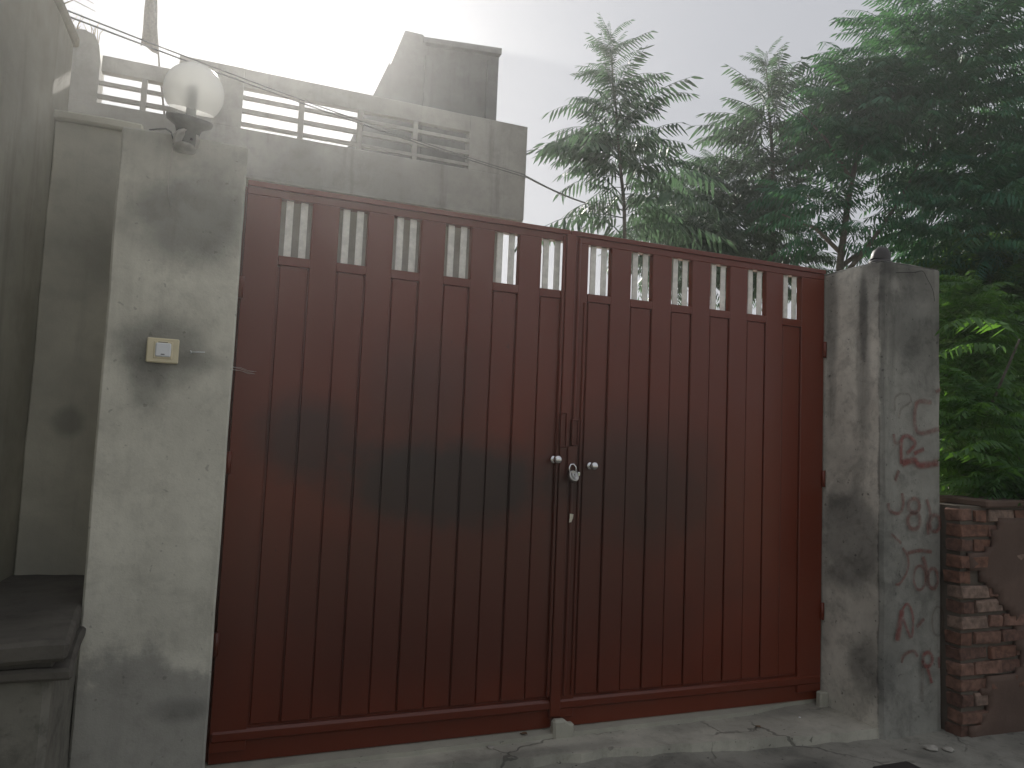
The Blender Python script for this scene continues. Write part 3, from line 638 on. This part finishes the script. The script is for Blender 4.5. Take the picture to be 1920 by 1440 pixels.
# ------------------------------------------------------------------ trees
def frond_arrays(seed, pairs=12, ll=.15, lw=.034, arch=.28, droop=.5, hang=.75):
    rg = np.random.default_rng(seed); V = []; F = []
    ts = np.linspace(0, 1, 9)
    def pt(t): return np.array([t * (1 - .12 * droop * t), .05 * np.sin(seed + 2 * t) * t, arch * t - droop * t * t])
    for t in ts:                                                   # rachis: a flat three-sided strip
        p = pt(t); w = .009 * (1 - .7 * t); V += [p + (0, w, 0), p + (0, -w, 0), p + (0, 0, -w)]
    for i in range(8):
        a = 3 * i
        for k in range(3): F.append((a + k, a + (k + 1) % 3, a + 3 + (k + 1) % 3, a + 3 + k))
    for i in range(pairs + 1):
        t = .16 + .84 * i / pairs; p = pt(t); tg_ = pt(min(1, t + .02)) - pt(t - .02); tg_ /= np.linalg.norm(tg_)
        for s in (-1, 1):
            if i == pairs: d = tg_ + np.array([0, s * .35, -.2])
            else: d = tg_ * (.42 + rg.normal(0, .12)) + np.array([0, s * (.85 + rg.normal(0, .1)), -hang + rg.normal(0, .18)])
            d /= np.linalg.norm(d); l = ll * (1.12 - .55 * abs(t - .5)) * rg.uniform(.85, 1.15)
            sd = np.cross(d, [0, 0, 1.]); sd /= np.linalg.norm(sd) + 1e-6; sd = sd * np.cos(.5) + np.cross(sd, d) * np.sin(.5) * rg.uniform(-1, 1)
            cv = np.array([0, 0, -.14 * l]); w = lw * rg.uniform(.85, 1.15); b0 = len(V)
            V += [p, p + d * l * .3 + sd * w * .5, p + d * l * .3 - sd * w * .5, p + d * l * .68 + sd * w * .4 + cv * .5, p + d * l * .68 - sd * w * .4 + cv * .5, p + d * l + cv]
            F += [(b0, b0 + 2, b0 + 1), (b0 + 1, b0 + 2, b0 + 4, b0 + 3), (b0 + 3, b0 + 4, b0 + 5)]
    return np.array(V, float), F
PROTO = {}
def protos(key, mat, **k):
    PROTO[key] = []
    for s in range(7):
        V, F = frond_arrays(11 * s + len(PROTO), **k); me = bpy.data.meshes.new('frond'); me.from_pydata(V.tolist(), [], F); me.materials.append(mat); PROTO[key].append((me, V, F))
protos('A', M['leafA'], pairs=13, ll=.20, lw=.036, arch=.34, droop=.5, hang=1.0)
protos('C', M['leafC'], pairs=12, ll=.20, lw=.040, arch=.25, droop=.45, hang=.9)
protos('D', M['leafD'], pairs=15, ll=.16, lw=.04, arch=.2, droop=.45, hang=.5)
def place(fr):                                                     # fr: pos, azimuth, elevation, roll, scale
    p, az, el, ro, s = fr
    return Matrix.Translation(p) @ Matrix.Rotation(az, 4, 'Z') @ Matrix.Rotation(-el, 4, 'Y') @ Matrix.Rotation(ro, 4, 'X') @ Matrix.Scale(s, 4)
CAMP = Vector(cam.matrix_world.translation)
def foliage(root, key, fr, mat):
    fr = sorted(fr, key=lambda f: -f[4] / (Vector(f[0]) - CAMP).length)
    for f in fr[:300]:
        o = link('frond', random.choice(PROTO[key])[0]); o.parent = root; o.matrix_parent_inverse = Matrix.Translation(-root.location); o.matrix_basis = place(f)
    rest = fr[300:]
    if rest:
        Vs = []; Fs = []; n = 0
        for f in rest:
            me, V, F = random.choice(PROTO[key]); m = np.array(place(f)); Vs.append(V @ m[:3, :3].T + m[:3, 3]); Fs += [tuple(i + n for i in q) for q in F]; n += len(V)
        me = bpy.data.meshes.new('foliage'); me.from_pydata(np.concatenate(Vs).tolist(), [], Fs); o = link('foliage', me, mat, root); o['kind'] = 'stuff'
def limb(root, name, pts, r0, r1, seg=9):
    pts = [Vector(p) for p in pts]; n = len(pts); return tube(name, pts, [r0 + (r1 - r0) * i / (n - 1) for i in range(n)], M['bark'], root, seg)
def stem_tree(base, bend, top, z0, tiers, lmax, key, label, mat, per=7, rad=.05, lmin=.28):
    root = empty('tree', base); tag(root, label, 'tree', 'trees behind the gate')
    b, t = Vector(base), Vector(top); mid = Vector(bend)
    def st(h):
        return b.lerp(mid, h / .6) if h < .6 else mid.lerp(t, (h - .6) / .4)
    limb(root, 'trunk', [st(i / 12) + Vector((mnoise.noise(Vector((i, base[0], 0))) * .04, 0, 0)) for i in range(13)], rad, .008)
    fr = []; H0 = (z0 - b.z) / (t.z - b.z)
    for k in range(tiers):
        u = k / (tiers - 1); h = H0 + (1 - H0) * u ** .9; p = st(min(h, 1)); ph = k * 2.4
        n = per if u < .85 else max(4, per - 2)
        for i in range(n):
            L = (lmin + (lmax - lmin) * (1 - u) ** .75) * random.uniform(.55, 1.2)
            el = math.radians(8 + 42 * u ** 1.6 + random.uniform(-18, 18))
            az = ph + i * 2 * math.pi / n + random.uniform(-.45, .45)
            pos = p + Vector((0, 0, random.uniform(-.17, .17)))
            fr.append((pos, az, el, random.uniform(-.2, .2), L))
            if L > .8:                                            # side fronds further out on long limbs
                d = Vector((math.cos(az) * math.cos(el), math.sin(az) * math.cos(el), math.sin(el)))
                for s in random.sample((-1, 1), 1): fr.append((pos + d * L * random.uniform(.2, .4), az + s * random.uniform(.5, .9), el - .1, 0, L * random.uniform(.5, .7)))
    for i in range(5): fr.append((t, i * 1.3, math.radians(60), 0, lmin * random.uniform(.7, 1)))
    foliage(root, key, fr, mat); return root
def crown_tree(base, trunks, ells, n, key, label, mat, smin, smax, name='tree', group='trees behind the gate', extra=()):
    root = empty(name, base); tag(root, label, 'tree' if name == 'tree' else 'bush', group)
    for pts, r0, r1, nm in trunks: limb(root, nm, pts, r0, r1)
    fr = [(Vector(e[0]),) + e[1:] for e in extra]; tot = sum(e[3] for e in ells)
    for c, r, z, w in ells:
        for i in range(int(n * w / tot)):
            v = Vector(RNG.normal(size=3)); v.normalize(); q = random.random() ** .45
            pos = Vector(c) + Vector((v.x * r, v.y * r, v.z * z)) * q
            az = math.atan2(v.y, v.x) + random.uniform(-.7, .7); s = random.uniform(smin, smax)
            fr.append((pos - Vector((math.cos(az), math.sin(az), 0)) * s * .5, az, math.radians(random.uniform(-8, 32) + 18 * v.z), random.uniform(-.3, .3), s))
    foliage(root, key, fr, mat); return root

stem_tree((3.76, 2.58, -0.16), (3.44, 2.58, 3.95), (3.26, 2.58, 5.26), 2.85, 14, .92, 'A', 'slender tree with layered feathery fronds right of the house corner', M['leafA'], 10, .03, .26)
stem_tree((6.25, 3.66, -0.16), (6.15, 3.66, 4.95), (6.03, 3.66, 6.25), 3.73, 11, 1.05, 'A', 'second layered tree standing between the slender tree and the big crown', M['leafA'], 9, .05, .24)
crown_tree((5.74, 4.16, -0.16), [([(5.74, 4.16, -0.2), (5.78, 4.13, 2.58), (5.89, 4.02, 4.45)], 0.0648, 0.0216, 'trunk')],
           [((5.81, 4.02, 4.56), 1.04, 0.504, 3), ((4.95, 3.73, 3.8), 0.864, 0.396, 2), ((6.17, 3.73, 3.73), 0.792, 0.36, 1.3)], 900, 'A', 'low dense dark green tree just above the right gate leaf', M['leafA'], .32, .6)
crown_tree((5.81, 2.29, -0.16), [([(5.78, 2.29, -0.2), (5.81, 2.29, 2.22), (5.87, 2.29, 3.51), (5.97, 2.29, 4.15), (6.09, 2.29, 4.69), (6.39, 2.22, 5.39)], 0.05, 0.016, 'trunk'),
            ([(5.86, 2.29, 3.3), (6.1, 2.15, 3.66), (6.4, 2, 4.19), (6.89, 2, 5.03)], 0.028, 0.01, 'branch'), ([(5.89, 2.29, 3.59), (5.6, 2.36, 3.84), (5.24, 2.44, 3.95)], 0.0252, 0.00864, 'branch'),
            ([(5.86, 2.29, 3.44), (6.25, 2.36, 3.69), (6.61, 2.51, 3.8)], 0.0288, 0.0108, 'branch'), ([(6.03, 2.29, 4.38), (5.74, 2.36, 4.81), (5.45, 2.44, 5.1)], 0.0216, 0.0072, 'branch')],
           [((7.18, 2, 5.53), 1.44, 1.26, 9), ((6.14, 2.29, 5.06), 0.684, 0.54, 2.0), ((6.97, 1.64, 3.95), 0.828, 0.576, 2.5), ((8.05, 1.57, 4.45), 1.01, 1.15, 3), ((5.9, 2.35, 4.05), .75, .45, .7)], 1700, 'C', 'big dense tree filling the top right corner, its trunk behind the pillar', M['leafC'], .36, .68)
crown_tree((9.2, 3.6, -.16), [([(9.2, 3.6, -.2), (9.25, 3.6, 1.5), (9.3, 3.55, 3.2)], .09, .03, 'trunk')],
           [((8.6, 3.4, 3.2), 1.0, 1.1, 3), ((9.6, 3.2, 2.2), 1.3, 1.3, 3), ((8.2, 3.2, 1.4), .9, .7, 1.5)], 600, 'C', 'dark tree in shade at the right edge behind the leafy young tree', M['leafC'], .5, .9)
crown_tree((7.2, 1.6, -.16), [([(7.25, 1.6, -.2), (7.2, 1.6, 1.5), (7.05, 1.6, 2.8), (7.3, 1.7, 3.6)], .05, .015, 'trunk'), ([(7.2, 1.6, 1.2), (6.6, 1.3, 2.2), (6.0, 1.0, 2.55)], .03, .008, 'branch')],
           [((7.1, 1.6, 2.85), .75, .85, 4), ((7.6, 1.5, 2.0), .7, .8, 2.5), ((6.5, 1.1, 2.25), .4, .35, .8), ((7.9, 1.9, 3.6), .8, .6, 2)], 1100, 'D', 'leafy young tree with bright fronds behind the right pillar', M['leafD'], .4, .75)
crown_tree((6.1, .7, -.16), [([(6.1, .7, -.2), (6.1, .68, .8), (6.2, .65, 1.6)], .035, .012, 'stem'), ([(6.1, .7, .6), (5.6, .5, 1.2), (5.1, .2, 1.7), (4.55, -.48, 2.26)], .025, .006, 'stem'), ([(5.9, .65, .4), (5.3, .3, 1.0), (4.6, -.4, 1.4)], .02, .006, 'stem')],
           [((6.15, .8, 1.65), .5, .5, 3), ((4.75, .0, 1.62), .42, .33, 2.2), ((5.15, .3, 2.35), .45, .5, 2.5), ((4.55, -.35, 1.34), .3, .06, .8), ((6.6, .6, 1.4), .5, .4, 1.0)], 620, 'D', 'low yellow-green bush leaning over the brick wall', M['leafD'], .3, .55, 'bush', 'bushes over the brick wall',
           [((4.52, -.50, 2.28), math.radians(183), .25, .1, .72), ((4.55, -.45, 2.2), math.radians(172), .1, -.2, .6), ((4.5, -.52, 1.42), math.radians(176), .45, .1, .62), ((4.6, -.4, 1.55), math.radians(190), .3, 0, .6), ((4.45, -.5, 1.36), math.radians(160), .2, 0, .45)])

# hedge added across the lane behind the viewer for the gate paint to mirror
Vs = []; Fs = []; n = 0
for i in range(900):
    x = random.uniform(-7, 13); hh = 1.75 + .55 * mnoise.noise(Vector((x * .8, 4, 0))) + .25 * mnoise.noise(Vector((x * 3, 9, 0)))
    f = (Vector((x, -9.3 + random.uniform(-.7, .7), random.uniform(0, 1) ** .8 * hh - .2)), random.uniform(0, 6.28), random.uniform(.1, 1.0), 0, random.uniform(.5, .95))
    me, V, F = random.choice(PROTO['C']); m = np.array(place(f)); Vs.append(V @ m[:3, :3].T + m[:3, 3]); Fs += [tuple(q + n for q in w) for w in F]; n += len(V)
me = bpy.data.meshes.new('added_hedge'); me.from_pydata(np.concatenate(Vs).tolist(), [], Fs)
tag(link('added_hedge', me, M['leafC']), 'ragged green hedge added across the lane, seen only mirrored in the gate', 'added_hedge', kind='stuff')

# ------------------------------------------------------------------ haze: the lit dusty air of the place
hb = bmesh.new(); add_box(hb, -82, 82, -82, 82, -1.2, 7.15)
hm = bpy.data.materials.new('haze'); hm.use_nodes = True; hn = hm.node_tree.nodes; hl = hm.node_tree.links
hn.remove(hn['Principled BSDF']); pv = hn.new('ShaderNodeVolumePrincipled')
pv.inputs['Color'].default_value = (.93, .94, .95, 1); pv.inputs['Density'].default_value = HAZE_DENSITY; pv.inputs['Anisotropy'].default_value = HAZE_G
hl.new(pv.outputs[0], hn['Material Output'].inputs['Volume'])
tag(done(hb, 'haze', hm), 'pale dusty backlit air around the whole place', 'haze', kind='stuff')
